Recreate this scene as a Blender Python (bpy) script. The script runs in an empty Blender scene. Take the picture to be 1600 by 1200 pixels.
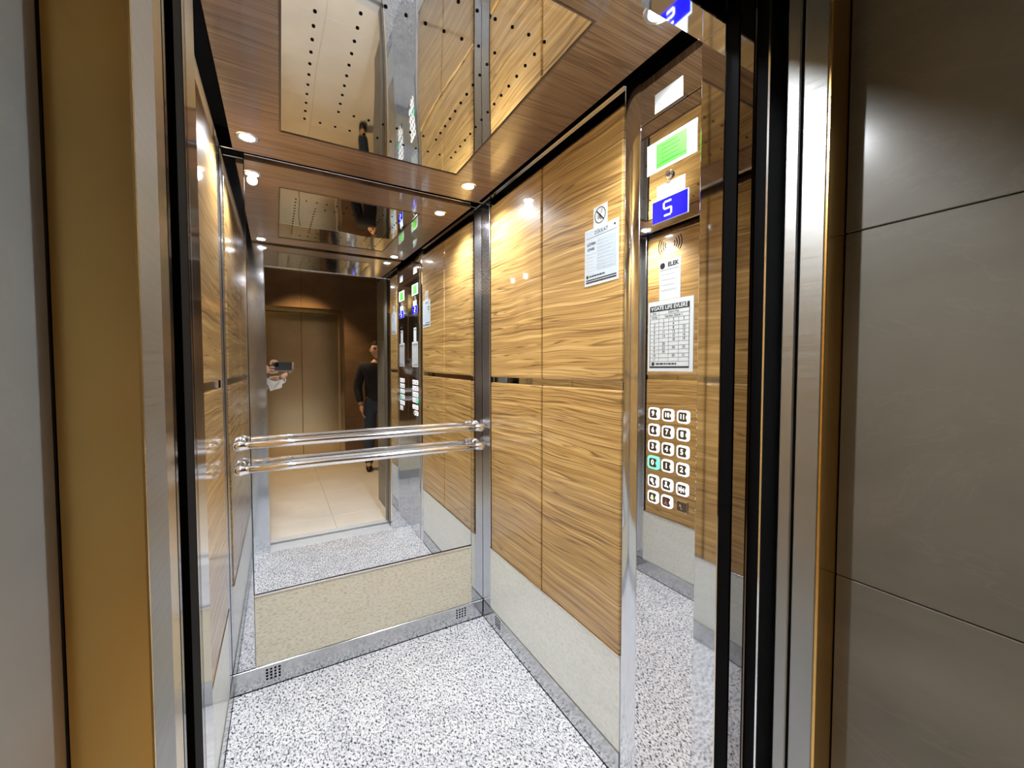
import bpy, bmesh, math, random
from mathutils import Vector, Matrix
random.seed(7)
R = math.radians
scene = bpy.context.scene
COL = scene.collection

# ------------------------------------------------------------------ camera, world, exposure
FPX, YAW, PITCH, ROLL, CAMH = 640.5, 29.45, -2.116, -0.06, 1.355
cam_data = bpy.data.cameras.new('camera')
cam_data.sensor_width = 36.0
cam_data.lens = FPX / 1600.0 * 36.0
cam_data.clip_start = 0.01
cam = bpy.data.objects.new('camera', cam_data)
COL.objects.link(cam)
_y, _p = R(YAW), R(PITCH)
FW = Vector((math.sin(_y) * math.cos(_p), math.cos(_y) * math.cos(_p), math.sin(_p)))
RT = Vector((math.cos(_y), -math.sin(_y), 0))
UP = RT.cross(FW)
CAM = Vector((0, 0, CAMH))
cam.matrix_world = Matrix.Translation(CAM) @ Matrix((RT, UP, -FW)).transposed().to_4x4() @ Matrix.Rotation(R(ROLL), 4, 'Z')
scene.camera = cam

world = bpy.data.worlds.new('world')
scene.world = world
world.use_nodes = True
world.node_tree.nodes['Background'].inputs[0].default_value = (0.0, 0.0, 0.0, 1)
world.node_tree.nodes['Background'].inputs[1].default_value = 0.0
scene.view_settings.view_transform = 'Standard'
scene.view_settings.look = 'None'
scene.view_settings.gamma = 1.0
scene.view_settings.use_curve_mapping = False
scene.view_settings.exposure = 0.12
scene.cycles.max_bounces = 14
scene.cycles.glossy_bounces = 12
scene.cycles.diffuse_bounces = 5
scene.cycles.sample_clamp_indirect = 6.0
scene.cycles.blur_glossy = 0.3
scene.cycles.use_denoising = True

SPOT_POWER = 38.0        # the four cabin downlights (W)
SPOT_LENS = 60.0
LANDING_POWER = 75.0     # the two warm landing downlights (W)
LANDING_COL = (1.0, 0.66, 0.30)

# ------------------------------------------------------------------ materials
def mat(name, base=(.8, .8, .8), rough=.5, metal=0.0, spec=.5, coat=0.0, emit=None, estr=0.0, coat_rough=.03):
    m = bpy.data.materials.new(name)
    m.use_nodes = True
    b = m.node_tree.nodes['Principled BSDF']
    b.inputs['Base Color'].default_value = (*base, 1)
    b.inputs['Roughness'].default_value = rough
    b.inputs['Metallic'].default_value = metal
    b.inputs['Specular IOR Level'].default_value = spec
    b.inputs['Coat Weight'].default_value = coat
    b.inputs['Coat Roughness'].default_value = coat_rough
    if emit:
        b.inputs['Emission Color'].default_value = (*emit, 1)
        b.inputs['Emission Strength'].default_value = estr
    return m

class NT:
    """tiny helper for node graphs on a Principled material, in world metres"""
    def __init__(s, m):
        s.t = m.node_tree; s.b = s.t.nodes['Principled BSDF']
        g = s.t.nodes.new('ShaderNodeNewGeometry'); s.pos = g.outputs['Position']
    def n(s, typ, **kw):
        o = s.t.nodes.new(typ)
        for k, v in kw.items():
            if k.startswith('i_'):
                o.inputs[k[2:].replace('_', ' ')].default_value = v
            else:
                setattr(o, k, v)
        return o
    def l(s, a, b): s.t.links.new(a, b)
    def mapping(s, scale, vec=None, loc=(0, 0, 0), rot=(0, 0, 0)):
        m = s.n('ShaderNodeMapping'); m.inputs['Scale'].default_value = scale
        m.inputs['Location'].default_value = loc; m.inputs['Rotation'].default_value = rot
        s.l(vec or s.pos, m.inputs['Vector']); return m.outputs[0]
    def noise(s, vec, scale, detail=3, rough=.55, dist=0.0):
        o = s.n('ShaderNodeTexNoise'); o.inputs['Scale'].default_value = scale; o.inputs['Detail'].default_value = detail
        o.inputs['Roughness'].default_value = rough; o.inputs['Distortion'].default_value = dist
        s.l(vec, o.inputs['Vector']); return o.outputs['Fac']
    def ramp(s, fac, stops, interp='LINEAR'):
        o = s.n('ShaderNodeValToRGB'); cr = o.color_ramp; cr.interpolation = interp
        while len(cr.elements) > 1: cr.elements.remove(cr.elements[-1])
        cr.elements[0].position = stops[0][0]; cr.elements[0].color = (*stops[0][1], 1)
        for p, c in stops[1:]:
            e = cr.elements.new(p); e.color = (*c, 1)
        s.l(fac, o.inputs['Fac']); return o.outputs['Color']
    def mix(s, fac, a, b, typ='MIX'):
        o = s.n('ShaderNodeMix', data_type='RGBA', blend_type=typ)
        for k, v in ((0, fac), (6, a), (7, b)):
            if hasattr(v, 'is_output'): s.l(v, o.inputs[k])
            elif isinstance(v, tuple): o.inputs[k].default_value = (*v, 1)
            else: o.inputs[k].default_value = v
        return o.outputs[2]
    def bump(s, h, strength=.1, dist=.002):
        o = s.n('ShaderNodeBump'); o.inputs['Strength'].default_value = strength; o.inputs['Distance'].default_value = dist
        s.l(h, o.inputs['Height']); s.l(o.outputs[0], s.b.inputs['Normal'])
    def color(s, c): s.l(c, s.b.inputs['Base Color'])

def wood(name, axis, tint=1.0, pal=((.38, .215, .064), (.54, .33, .105), (.70, .465, .175))):
    """striped veneer under gloss lacquer; axis: 'y' grain runs along depth (walls), 'x' grain runs across (ceiling)"""
    m = mat(name, rough=.35, coat=.9, coat_rough=.04)
    t = NT(m)
    # warp across the grain
    wsc = (0, 1.7, 2.6) if axis == 'y' else (1.7, 2.6, 0)
    w = t.noise(t.mapping(wsc), 1.0, 2)
    sep = t.n('ShaderNodeSeparateXYZ'); t.l(t.pos, sep.inputs[0])
    wm = t.n('ShaderNodeMath', operation='MULTIPLY_ADD'); t.l(w, wm.inputs[0]); wm.inputs[1].default_value = .05
    t.l(sep.outputs['Z' if axis == 'y' else 'Y'], wm.inputs[2])
    cmb = t.n('ShaderNodeCombineXYZ'); t.l(wm.outputs[0], cmb.inputs[2]); t.l(sep.outputs['Y' if axis == 'y' else 'X'], cmb.inputs[0])
    v = cmb.outputs[0]
    a = t.noise(t.mapping((1.1, 0, 55), v), 1.0, 2, .5)
    b = t.noise(t.mapping((2.2, 0, 190), v, (4, 0, 2)), 1.0, 3, .6)
    c = t.noise(t.mapping((.75, 0, 38), v, (9, 0, 5)), 1.0, 1, .4)
    k = tint
    base = t.ramp(a, [(.30, tuple(k * q for q in pal[0])), (.5, tuple(k * q for q in pal[1])), (.70, tuple(k * q for q in pal[2]))])
    fine = t.ramp(b, [(.34, (.62, .55, .48)), (.52, (1, 1, 1)), (.8, (1.06, 1.06, 1.06))])
    col = t.mix(.8, base, fine, 'MULTIPLY')
    stops = [(0, (0, 0, 0))]
    for q, wd, dk in ((.34, .040, .75), (.425, .024, .5), (.49, .034, .85), (.555, .024, .55), (.63, .040, .85)):
        stops += [(q - wd, (0, 0, 0)), (q, (dk, dk, dk)), (q + wd * .35, (0, 0, 0))]
    line = t.ramp(c, stops)
    col = t.mix(line, col, (.13 * k, .055 * k, .015 * k))
    t.color(col)
    return m

M = {}
M['wood'] = wood('striped_wood_veneer', 'y')
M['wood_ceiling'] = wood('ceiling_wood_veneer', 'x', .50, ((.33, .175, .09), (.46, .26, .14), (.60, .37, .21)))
M['mirror'] = mat('mirror_glass', (.90, .91, .91), .0, 1.0)
M['polished'] = mat('polished_steel', (.74, .75, .77), .045, 1.0)
M['panel_steel'] = mat('mirror_polished_panel_steel', (.74, .73, .73), .02, 1.0)
M['plate'] = mat('polished_ceiling_steel', (.70, .69, .66), .025, 1.0)
M['chrome'] = mat('chrome', (.94, .94, .96), .14, 1.0)
M['satin'] = mat('satin_polished_steel', (.76, .78, .82), .11, 1.0)
M['satin_rough'] = mat('satin_brushed_steel', (.74, .76, .79), .24, 1.0)
M['base_steel'] = mat('baseboard_steel', (.58, .59, .60), .17, 1.0)
M['smoke_mirror'] = mat('dim_polished_edge', (.34, .33, .33), .03, 1.0)
M['dark_steel'] = mat('smoked_steel', (.16, .15, .15), .12, 1.0)
M['black'] = mat('black_rubber', (.0015, .0015, .002), .7, spec=.08)
M['shaft'] = mat('shaft_black', (.003, .003, .003), .9)
M['alu'] = mat('aluminium_sill', (.70, .75, .82), .45, .35)
M['bronze_edge'] = mat('brushed_bronze', (.78, .52, .19), .26, 1.0)
M['skin'] = mat('skin', (.55, .34, .25), .5)
M['hair'] = mat('dark_hair', (.012, .009, .007), .7, spec=.15)
M['jacket'] = mat('navy_jacket_cloth', (.012, .013, .02), .8)
M['jeans'] = mat('blue_denim', (.045, .065, .11), .8)
M['shoe'] = mat('black_shoe', (.01, .01, .01), .4)
M['white_cloth'] = mat('white_cloth', (.78, .76, .72), .8)
M['shirt'] = mat('grey_shirt_cloth', (.35, .35, .36), .8)
M['phone'] = mat('phone_graphite', (.035, .037, .042), .3)
M['lens'] = mat('phone_lens_glass', (.005, .005, .006), .05)
M['paper'] = mat('white_paper', (.60, .64, .65), .45)
M['paper_blue'] = mat('pale_blue_paper', (.50, .58, .66), .4)
M['paper_grey'] = mat('grey_blue_print', (.40, .48, .56), .5)
M['ink'] = mat('black_ink', (.012, .012, .02), .5)
M['ink_grey'] = mat('grey_ink', (.28, .30, .33), .5)
M['ink_light'] = mat('light_grey_ink', (.48, .52, .55), .5)
M['green'] = mat('green_print', (.045, .52, .025), .5)
M['green_dark'] = mat('dark_green_print', (.015, .22, .01), .5)
M['btn_face'] = mat('button_face_steel', (.20, .20, .21), .25, 1.0)
M['btn_ring'] = mat('backlit_white_ring', (.9, .9, .9), .4, emit=(1, .97, .95), estr=1.1)
M['btn_green'] = mat('backlit_green_ring', (.2, .8, .5), .4, emit=(.12, .85, .45), estr=1.0)
M['glyph'] = mat('white_glyph', (.9, .9, .9), .4, emit=(1, 1, 1), estr=.8)
M['glyph_yellow'] = mat('yellow_glyph', (.8, .8, .4), .4, emit=(.8, .85, .4), estr=.6)
M['glyph_red'] = mat('red_glyph', (.5, .12, .08), .4)
M['screen'] = mat('blue_screen', (.0, .0, .4), .25, emit=(.0, .0, 1.0), estr=1.0)
M['digit'] = mat('display_digit', (.9, .9, 1), .4, emit=(.85, .9, 1), estr=1.3)
M['led'] = mat('led_lens', (1, 1, 1), .4, emit=(.93, .96, 1.0), estr=SPOT_LENS)
M['warm_led'] = mat('warm_led_lens', (1, 1, 1), .4, emit=LANDING_COL, estr=25)
M['white_paint'] = mat('white_paint', (.7, .68, .64), .7)
M['dark_paint'] = mat('brown_paint', (.10, .06, .035), .6)

def brushed(name, base, rough, axis):
    m = mat(name, base, rough, 1.0)
    t = NT(m)
    sc = {'z': (260, 260, 2), 'h': (2, 2, 320)}[axis]
    n = t.noise(t.mapping(sc), 1.0, 2)
    r = t.n('ShaderNodeMapRange'); t.l(n, r.inputs[0]); r.inputs[3].default_value = rough * .75; r.inputs[4].default_value = rough * 1.3
    t.l(r.outputs[0], t.b.inputs['Roughness'])
    return m
M['brushed'] = brushed('brushed_steel', (.38, .39, .385), .40, 'h')
M['brushed_door'] = brushed('brushed_door_steel', (.68, .54, .35), .22, 'h')

def granite():
    m = mat('speckled_granite', rough=.22, coat=.35, coat_rough=.08)
    t = NT(m)
    p = t.mapping((1, 1, 1))
    warp = t.n('ShaderNodeTexNoise'); warp.inputs['Scale'].default_value = 110; t.l(p, warp.inputs['Vector'])
    pv = t.mix(.007, p, warp.outputs['Color'], 'ADD')
    vo = t.n('ShaderNodeTexVoronoi'); vo.inputs['Scale'].default_value = 230; t.l(pv, vo.inputs['Vector'])
    hs = t.n('ShaderNodeSeparateColor'); t.l(vo.outputs['Color'], hs.inputs[0])
    cells = t.ramp(hs.outputs[0], [(0, (.30, .31, .33)), (.10, (.45, .46, .49)), (.22, (.66, .67, .71)), (.6, (.80, .81, .84)), (1, (.90, .90, .92))])
    n = t.noise(t.mapping((150, 82, 150), rot=(0, 0, .5)), 1.0, 4, .6)
    spk = t.ramp(n, [(.37, (.03, .03, .04)), (.42, (.22, .23, .26)), (.455, (.80, .82, .86)), (.5, (1, 1, 1))])
    c = t.mix(1.0, cells, spk, 'MULTIPLY')
    big = t.noise(p, 9, 3)
    c = t.mix(.5, c, t.ramp(big, [(.35, (.72, .74, .78)), (.6, (1, 1, 1))]), 'MULTIPLY')
    t.color(c); return m
M['granite'] = granite()

def flecked(name, base, fleck, streak):
    m = mat(name, base, .30, 0.0, coat=.4, coat_rough=.12)
    t = NT(m)
    n1 = t.noise(t.mapping((60, 60, 130)), 1.0, 6, .7)
    n2 = t.noise(t.mapping((9, 9, 30)), 1.0, 3)
    c = t.ramp(n1, [(.32, fleck), (.40, tuple(.5 * a + .5 * b for a, b in zip(fleck, base))), (.50, base), (.75, tuple(min(1, a * 1.08) for a in base))])
    c = t.mix(.6, c, t.ramp(n2, [(.35, streak), (.6, (1, 1, 1))]), 'MULTIPLY')
    t.color(c)
    t.bump(n1, .12, .001)
    return m
M['kick_beige'] = flecked('flecked_beige_laminate', (.80, .76, .62), (.46, .40, .28), (.92, .90, .85))
M['kick_grey'] = flecked('flecked_pale_grey_laminate', (.76, .78, .74), (.60, .63, .60), (.92, .94, .92))

def stone(name, base, dark, vein, rough):
    m = mat(name, base, rough, 0.0, coat=.25, coat_rough=.2)
    t = NT(m)
    w = t.noise(t.mapping((1.6, 1.6, 3.2)), 1.0, 5, .6, .6)
    c = t.ramp(w, [(.32, dark), (.55, base), (.75, tuple(a * 1.15 for a in base))])
    v = t.noise(t.mapping((1.2, 1.2, 2.6), rot=(0.5, .2, .3)), 1.3, 6, .6, 1.2)
    vr = t.ramp(v, [(.49, (0, 0, 0)), (.5, (.16, .16, .16)), (.51, (0, 0, 0))])
    c = t.mix(vr, c, vein)
    t.color(c)
    return m
M['tile_grey'] = stone('grey_stone_tile', (.175, .168, .138), (.125, .12, .098), (.26, .25, .215), .5)
M['tile_brown'] = stone('brown_stone_tile', (.20, .125, .075), (.15, .092, .055), (.28, .20, .14), .32)
M['tile_pale'] = stone('pale_stone_tile', (.34, .36, .345), (.27, .29, .28), (.44, .45, .44), .35)
M['marble'] = stone('beige_marble_tile', (.82, .79, .74), (.77, .73, .67), (.85, .82, .78), .18)

# ------------------------------------------------------------------ object helpers
WORLD = {}     # world origin of every object built here
def new_obj(name, me, origin, parent=None):
    o = bpy.data.objects.new(name, me)
    COL.objects.link(o)
    WORLD[o] = Vector(origin)
    if parent is not None:
        o.parent = parent
        o.location = Vector(origin) - WORLD[parent]
    else:
        o.location = origin
    return o

def thing(name, loc, label=None, cat=None, group=None, kind=None, parent=None):
    o = bpy.data.objects.new(name, None)
    o.empty_display_size = .05
    COL.objects.link(o)
    WORLD[o] = Vector(loc)
    if parent is not None:
        o.parent = parent; o.location = Vector(loc) - WORLD[parent]
    else:
        o.location = loc
    tag(o, label, cat, group, kind)
    return o

def tag(o, label=None, cat=None, group=None, kind=None):
    if label: o['label'] = label
    if cat: o['category'] = cat
    if group: o['group'] = group
    if kind: o['kind'] = kind
    return o

def finish(name, bm, m, parent=None, smooth=False, origin=None):
    """bm holds world coordinates; the origin goes to the bottom centre of its bounds"""
    bm.normal_update()
    xs = [v.co for v in bm.verts]
    if origin is None:
        lo = Vector([min(c[i] for c in xs) for i in range(3)]); hi = Vector([max(c[i] for c in xs) for i in range(3)])
        origin = Vector(((lo.x + hi.x) / 2, (lo.y + hi.y) / 2, lo.z))
    bmesh.ops.translate(bm, verts=bm.verts, vec=-Vector(origin))
    me = bpy.data.meshes.new(name)
    bm.to_mesh(me); bm.free()
    if m is not None: me.materials.append(m)
    if smooth:
        for p in me.polygons: p.use_smooth = True
    return new_obj(name, me, origin, parent)

def add_box(bm, x0, x1, y0, y1, z0, z1, bevel=0, seg=2):
    r = bmesh.ops.create_cube(bm, size=1)
    vs = r['verts']
    bmesh.ops.scale(bm, verts=vs, vec=(x1 - x0, y1 - y0, z1 - z0))
    bmesh.ops.translate(bm, verts=vs, vec=((x0 + x1) / 2, (y0 + y1) / 2, (z0 + z1) / 2))
    if bevel:
        es = list({e for v in vs for e in v.link_edges})
        bmesh.ops.bevel(bm, geom=es, offset=bevel, segments=seg, affect='EDGES', profile=.5, clamp_overlap=True)

def box(name, x0, x1, y0, y1, z0, z1, m, parent=None, bevel=0, seg=2):
    bm = bmesh.new(); add_box(bm, x0, x1, y0, y1, z0, z1, bevel, seg)
    return finish(name, bm, m, parent)

def boxes(name, lst, m, parent=None, bevel=0):
    bm = bmesh.new()
    for b in lst: add_box(bm, *b, bevel)
    return finish(name, bm, m, parent)

def add_tube(bm, pts, rad, seg=16, cap=True):
    """swept tube through points; rad a number or one per point"""
    pts = [Vector(p) for p in pts]; n = len(pts)
    rads = [rad] * n if not hasattr(rad, '__len__') else rad
    rings = []; ref = None
    for i, p in enumerate(pts):
        d = (pts[min(i + 1, n - 1)] - pts[max(i - 1, 0)]).normalized()
        if ref is None:
            ref = Vector((0, 0, 1)) if abs(d.z) < .9 else Vector((1, 0, 0))
        a = d.cross(ref).normalized(); b = a.cross(d).normalized(); ref = b
        rings.append([bm.verts.new(p + (a * math.cos(2 * math.pi * k / seg) + b * math.sin(2 * math.pi * k / seg)) * rads[i]) for k in range(seg)])
    for r0, r1 in zip(rings, rings[1:]):
        for k in range(seg):
            bm.faces.new((r0[k], r0[(k + 1) % seg], r1[(k + 1) % seg], r1[k]))
    if cap:
        bm.faces.new(rings[0][::-1]); bm.faces.new(rings[-1])

def add_lathe(bm, centre, axis, profile, seg=24):
    """profile: (radius, height) pairs along axis"""
    axis = Vector(axis).normalized(); ref = Vector((0, 0, 1)) if abs(axis.z) < .9 else Vector((1, 0, 0))
    a = axis.cross(ref).normalized(); b = axis.cross(a).normalized(); c = Vector(centre)
    rings = []
    for r, h in profile:
        r = max(r, 1e-5)
        rings.append([bm.verts.new(c + axis * h + (a * math.cos(2 * math.pi * k / seg) + b * math.sin(2 * math.pi * k / seg)) * r) for k in range(seg)])
    for r0, r1 in zip(rings, rings[1:]):
        for k in range(seg):
            bm.faces.new((r0[k], r0[(k + 1) % seg], r1[(k + 1) % seg], r1[k]))
    bm.faces.new(rings[0][::-1]); bm.faces.new(rings[-1])

def fix_normals(bm):
    bmesh.ops.recalc_face_normals(bm, faces=bm.faces)

# cabin dimensions (metres): camera at x = y = 0
XL, XR, YB, YF = -.196, .945, 2.0, .585
ZC = 2.205           # underside of the dropped ceiling
DL, DR, DH = -.077, .797, 2.05      # cabin door opening

# ------------------------------------------------------------------ the cabin shell
floor_o = tag(box('floor', XL - .02, XR + .03, YF, YB + .02, -.04, 0, M['granite']), 'white and grey speckled granite floor of the elevator cabin', kind='structure')

# right wall: dark backing with raised veneer panels, kick plate, steel strips
def side_wall(side):
    s = 1 if side == 'right' else -1
    X = XR if s > 0 else XL
    def rng(d0, d1):                    # distances measured outward from the wall face
        a, b = X + s * d0, X + s * d1
        return (min(a, b), max(a, b))
    w = tag(box('wall_' + side, *rng(.014, .034), YF - .05, YB + .02, 0, 2.32, M['dark_steel']),
            ('right' if s > 0 else 'left') + ' cabin wall clad in striped wood panels', kind='structure')
    y_panels = [(.962, 1.4145), (1.4225, 1.889)] if s > 0 else [(.64, 1.2605), (1.2685, 1.889)]
    for (a, b) in y_panels:
        for z0, z1 in ((.4225, 1.286), (1.313, 2.172)):
            box('wood_panel', *rng(-.004, .014), a, b, z0, z1, M['wood'], w, .006, 2)
    y0 = y_panels[0][0]
    box('middle_strip', *rng(.006, .014), y0, 1.889, 1.2865, 1.3125, M['panel_steel'], w)
    box('top_strip', *rng(.004, .014), y0, 1.889, 2.1725, 2.226, M['panel_steel'], w)
    box('kick_plate', *rng(.0, .014), y0, 1.905, .0945, .4165, M['kick_grey'], w)
    box('kick_trim', *rng(-.006, .014), y0, 1.905, .4165, .4222, M['chrome'], w, .0015, 1)
    box('top_trim', *rng(-.005, .014), y0 - .002, 1.995, 2.2262, 2.231, M['chrome'], w, .0012, 1)
    # polished corner upright towards the back wall, with a black joint before the panels
    box('corner_upright', *rng(0, .014), 1.906, YB, .0945, 2.226, M['satin_rough'], w, .002, 1)
    box('black_joint', *rng(.004, .014), 1.8895, 1.9055, .423, 2.226, M['black'], w)
    if s > 0:
        # gently bowed polished upright between panels and control panel
        bm = bmesh.new(); prof = []
        for i in range(13):
            u = i / 12; prof.append((XR - .001 - .004 * math.sin(math.pi * u), .892 + u * .066))
        lo = [bm.verts.new((p[0], p[1], .0)) for p in prof]; hi = [bm.verts.new((p[0], p[1], 2.226)) for p in prof]
        b0 = [bm.verts.new((XR + .012, y, z)) for y in (.892, .958) for z in (0, 2.226)]
        for i in range(12): bm.faces.new((lo[i], lo[i + 1], hi[i + 1], hi[i]))
        bm.faces.new((lo[0], hi[0], b0[1], b0[0])); bm.faces.new((lo[-1], b0[2], b0[3], hi[-1]))
        fix_normals(bm)
        finish('bowed_upright', bm, M['satin'], w, True)
        box('black_joint', *rng(.006, .014), .9585, .9615, .423, 2.226, M['black'], w)
    else:
        box('front_upright', *rng(0, .014), YF, .637, .0945, 2.226, M['polished'], w, .002, 1)
    bb = tag(box('baseboard_' + side, *rng(-.003, .013), y0 if s > 0 else YF, YB - .012, .0015, .0925, M['base_steel'], None, .0015, 1),
             'polished steel baseboard along the %s cabin wall' % side, kind='structure')
    return w, bb
wall_right, base_right = side_wall('right')
wall_left, base_left = side_wall('left')

# back wall
MX0, MX1, MZ0 = -.113, .876, .412
wall_back = tag(box('wall_back', XL - .03, XR + .03, 2.014, 2.034, 0, 2.32, M['dark_steel']), 'back cabin wall carrying the large mirror', kind='structure')
box('corner_upright', XL, MX0 - .001, 2.0, 2.014, .0945, 2.228, M['polished'], wall_back, .0015, 1)
box('corner_upright', MX1 + .001, XR, 2.0, 2.014, .0945, 2.228, M['polished'], wall_back, .0015, 1)
box('kick_plate', MX0, MX1, 2.0, 2.014, .0945, MZ0 - .012, M['kick_beige'], wall_back)
box('mirror_ledge', MX0, MX1, 1.990, 2.014, MZ0 - .0115, MZ0 - .003, M['chrome'], wall_back, .002, 1)
box('top_trim', XL + .01, XR - .01, 1.962, 1.968, 2.2165, 2.2215, M['chrome'], wall_back, .0012, 1)
base_back = tag(box('baseboard_back', XL, XR, 1.996, 2.012, .0015, .0925, M['base_steel'], None, .0015, 1), 'polished steel baseboard under the beige kick plate', kind='structure')

def vent(parent, cx, plane, cz, axis, n=4, pitch=.0155, hole=.0095):
    bm = bmesh.new()
    for i in range(n):
        for j in range(n):
            u = cx + (i - (n - 1) / 2) * pitch; z = cz + (j - (n - 1) / 2) * pitch * .86
            if axis == 'x': add_box(bm, u - hole / 2, u + hole / 2, plane - .0012, plane + .002, z - hole / 2, z + hole / 2, .0015, 1)
            else: add_box(bm, plane - .0012, plane + .002, u - hole / 2, u + hole / 2, z - hole / 2, z + hole / 2, .0015, 1)
    o = finish('vent_holes', bm, M['black'], parent); o['kind'] = 'stuff'; return o
box('floor_shadow_line', XL, XR, 1.9945, 2.010, .0, .003, M['black'], base_back)  # black strips painting in the shadow line where each baseboard meets the floor
box('floor_shadow_line', XR - .0045, XR + .01, .962, 1.988, 0, .003, M['black'], base_right)
box('floor_shadow_line', XL - .01, XL + .0045, YF, 1.988, 0, .003, M['black'], base_left)
vent(base_back, -.051, 1.996, .053, 'x'); vent(base_back, .814, 1.996, .055, 'x')
vent(base_right, 1.82, XR - .003, .058, 'y')

# mirror: one pane, hung a fraction out of true
bm = bmesh.new()
add_box(bm, MX0 + .002, MX1 - .002, -.004, .0, MZ0, 2.228)
o = finish('wall_mirror', bm, M['mirror'])
o.rotation_euler = (R(.55), 0, R(.25))
o.location = ((MX0 + MX1) / 2, 1.9985, MZ0)
tag(o, 'tall frameless mirror covering the back wall behind the handrails', 'mirror')

# front wall (door side): two returns and a header, all polished
wall_front = thing('wall_front', ((DL + DR) / 2, YF, 0), 'polished steel front wall around the cabin doorway', kind='structure')
FT = .055
box('front_return', XL - .02, DL, YF - FT, YF, 0, 2.32, M['satin'], wall_front, .0015, 1)
box('front_return', DR, XR + .03, YF - FT, YF, 0, 2.32, M['polished'], wall_front, .0015, 1)
box('header', DL, DR, YF - FT, YF, DH, 2.32, M['polished'], wall_front, .0015, 1)

# ceiling: dark cover above, dropped wood panel, polished perforated plate
ceiling = tag(box('ceiling', XL - .03, XR + .04, YF - .05, YB + .03, 2.32, 2.34, M['shaft']), 'dropped wood cabin ceiling with a polished perforated centre plate', kind='structure')
CX0, CX1, CY0, CY1 = XL + .052, XR - .05, .625, 1.943
PX0, PX1, PY0, PY1 = .013, .690, .800, 1.715
T_ = .024
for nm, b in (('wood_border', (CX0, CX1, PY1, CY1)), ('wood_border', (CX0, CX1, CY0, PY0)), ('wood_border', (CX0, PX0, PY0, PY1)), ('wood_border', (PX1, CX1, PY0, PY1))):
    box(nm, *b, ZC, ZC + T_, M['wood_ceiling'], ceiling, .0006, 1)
# dark edging between wood and plate
boxes('plate_edging', [(PX0, PX1, PY1 - .005, PY1, ZC - .002, ZC + .01), (PX0, PX1, PY0, PY0 + .005, ZC - .002, ZC + .01),
                       (PX0, PX0 + .005, PY0 + .005, PY1 - .005, ZC - .002, ZC + .01), (PX1 - .005, PX1, PY0 + .005, PY1 - .005, ZC - .002, ZC + .01)], M['dark_paint'], ceiling)
# slightly wavy sheet
bm = bmesh.new(); nx, ny = 28, 36; grid = []
for j in range(ny + 1):
    row = []
    for i in range(nx + 1):
        x = PX0 + .005 + (PX1 - PX0 - .01) * i / nx; y = PY0 + .005 + (PY1 - PY0 - .01) * j / ny
        z = ZC + .001 + .00045 * math.sin(7.3 * x + 2.1 * y + .6) * math.sin(5.1 * y + 3 * x) + .00022 * math.sin(19 * x - 11 * y)
        row.append(bm.verts.new((x, y, z)))
    grid.append(row)
for j in range(ny):
    for i in range(nx):
        bm.faces.new((grid[j][i], grid[j + 1][i], grid[j + 1][i + 1], grid[j][i + 1]))
plate = finish('perforated_plate', bm, M['plate'], ceiling, True)
# perforations: two nested rectangles of round holes, each a small rimmed cup
k_ = (ZC - CAMH) / (2.25 - CAMH)
pit = .0505 * k_
holes = set()
ox, oy = .648 * k_, .965 * k_
for i in range(12):
    for j in range(15):
        if i in (0, 11) or j in (0, 14): holes.add((i, j))
for i in range(2, 10):
    for j in range(2, 13):
        if i in (2, 9) or j in (2, 12): holes.add((i, j))
bm = bmesh.new()
for i, j in holes:
    c = (ox - i * pit, oy + j * pit, ZC + .0005)
    add_lathe(bm, c, (0, 0, -1), [(.0042, 0), (.0042, .0012), (.0036, .0016)], 10)
o = finish('perforations', bm, M['black'], plate); o['kind'] = 'stuff'

# corner downlights
spots = [(-.090, 1.812, 0, 'small round ceiling spotlight above the left end of the mirror'),
         (.778, 1.785, 0, 'small round ceiling spotlight above the right end of the mirror'),
         (.800, .705, 0, 'small round ceiling spotlight above the control panel'),
         (-.085, .705, 24, 'small round ceiling spotlight above the left front corner')]
for x, y, tilt, lab in spots:        # the left front lamp is swivelled towards the control panel side
    t = thing('ceiling_spotlight', (x, y, ZC), lab, 'spotlight', 'cabin corner spotlights')
    bm = bmesh.new(); add_lathe(bm, (x, y, ZC), (0, 0, -1), [(.037, 0), (.037, .002), (.034, .004), (.026, .004), (.026, .001)], 32)
    finish('bezel', bm, M['chrome'], t, False)
    bm = bmesh.new(); add_lathe(bm, (x, y, ZC - .0035), (0, 0, -1), [(.024, 0), (.022, .002), (.012, .0035), (0, .004)], 24)
    finish('lens', bm, M['led'], t, True)
    ld = bpy.data.lights.new('spotlight_lamp', 'SPOT'); ld.energy = SPOT_POWER; ld.color = (.93, .965, 1.0)
    ld.spot_size = R(142); ld.spot_blend = .75; ld.shadow_soft_size = .02
    lo = bpy.data.objects.new('spotlight_lamp', ld); COL.objects.link(lo); lo.parent = t; lo.location = (0, 0, -.03); lo.rotation_euler = (0, -R(tilt), 0)

# ------------------------------------------------------------------ thresholds, doors and landing frame
sill = tag(boxes('door_sill', [(DL - .1, DR + .1, .452, YF - .0005, -.05, -.001)] + [(DL - .1, DR + .1, .47 + k * .022, .476 + k * .022, -.001, .0015) for k in range(5)], M['alu']),
           'ribbed aluminium cabin door sill at the edge of the granite floor', 'door sill')
sill2 = tag(boxes('door_sill', [(DL - .1, DR + .1, .345, .412, -.05, -.001), (DL - .1, DR + .1, .36, .366, -.001, .0015), (DL - .1, DR + .1, .385, .391, -.001, .0015)], M['alu']),
            'narrow aluminium landing door sill outside the shaft gap', 'door sill')

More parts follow.
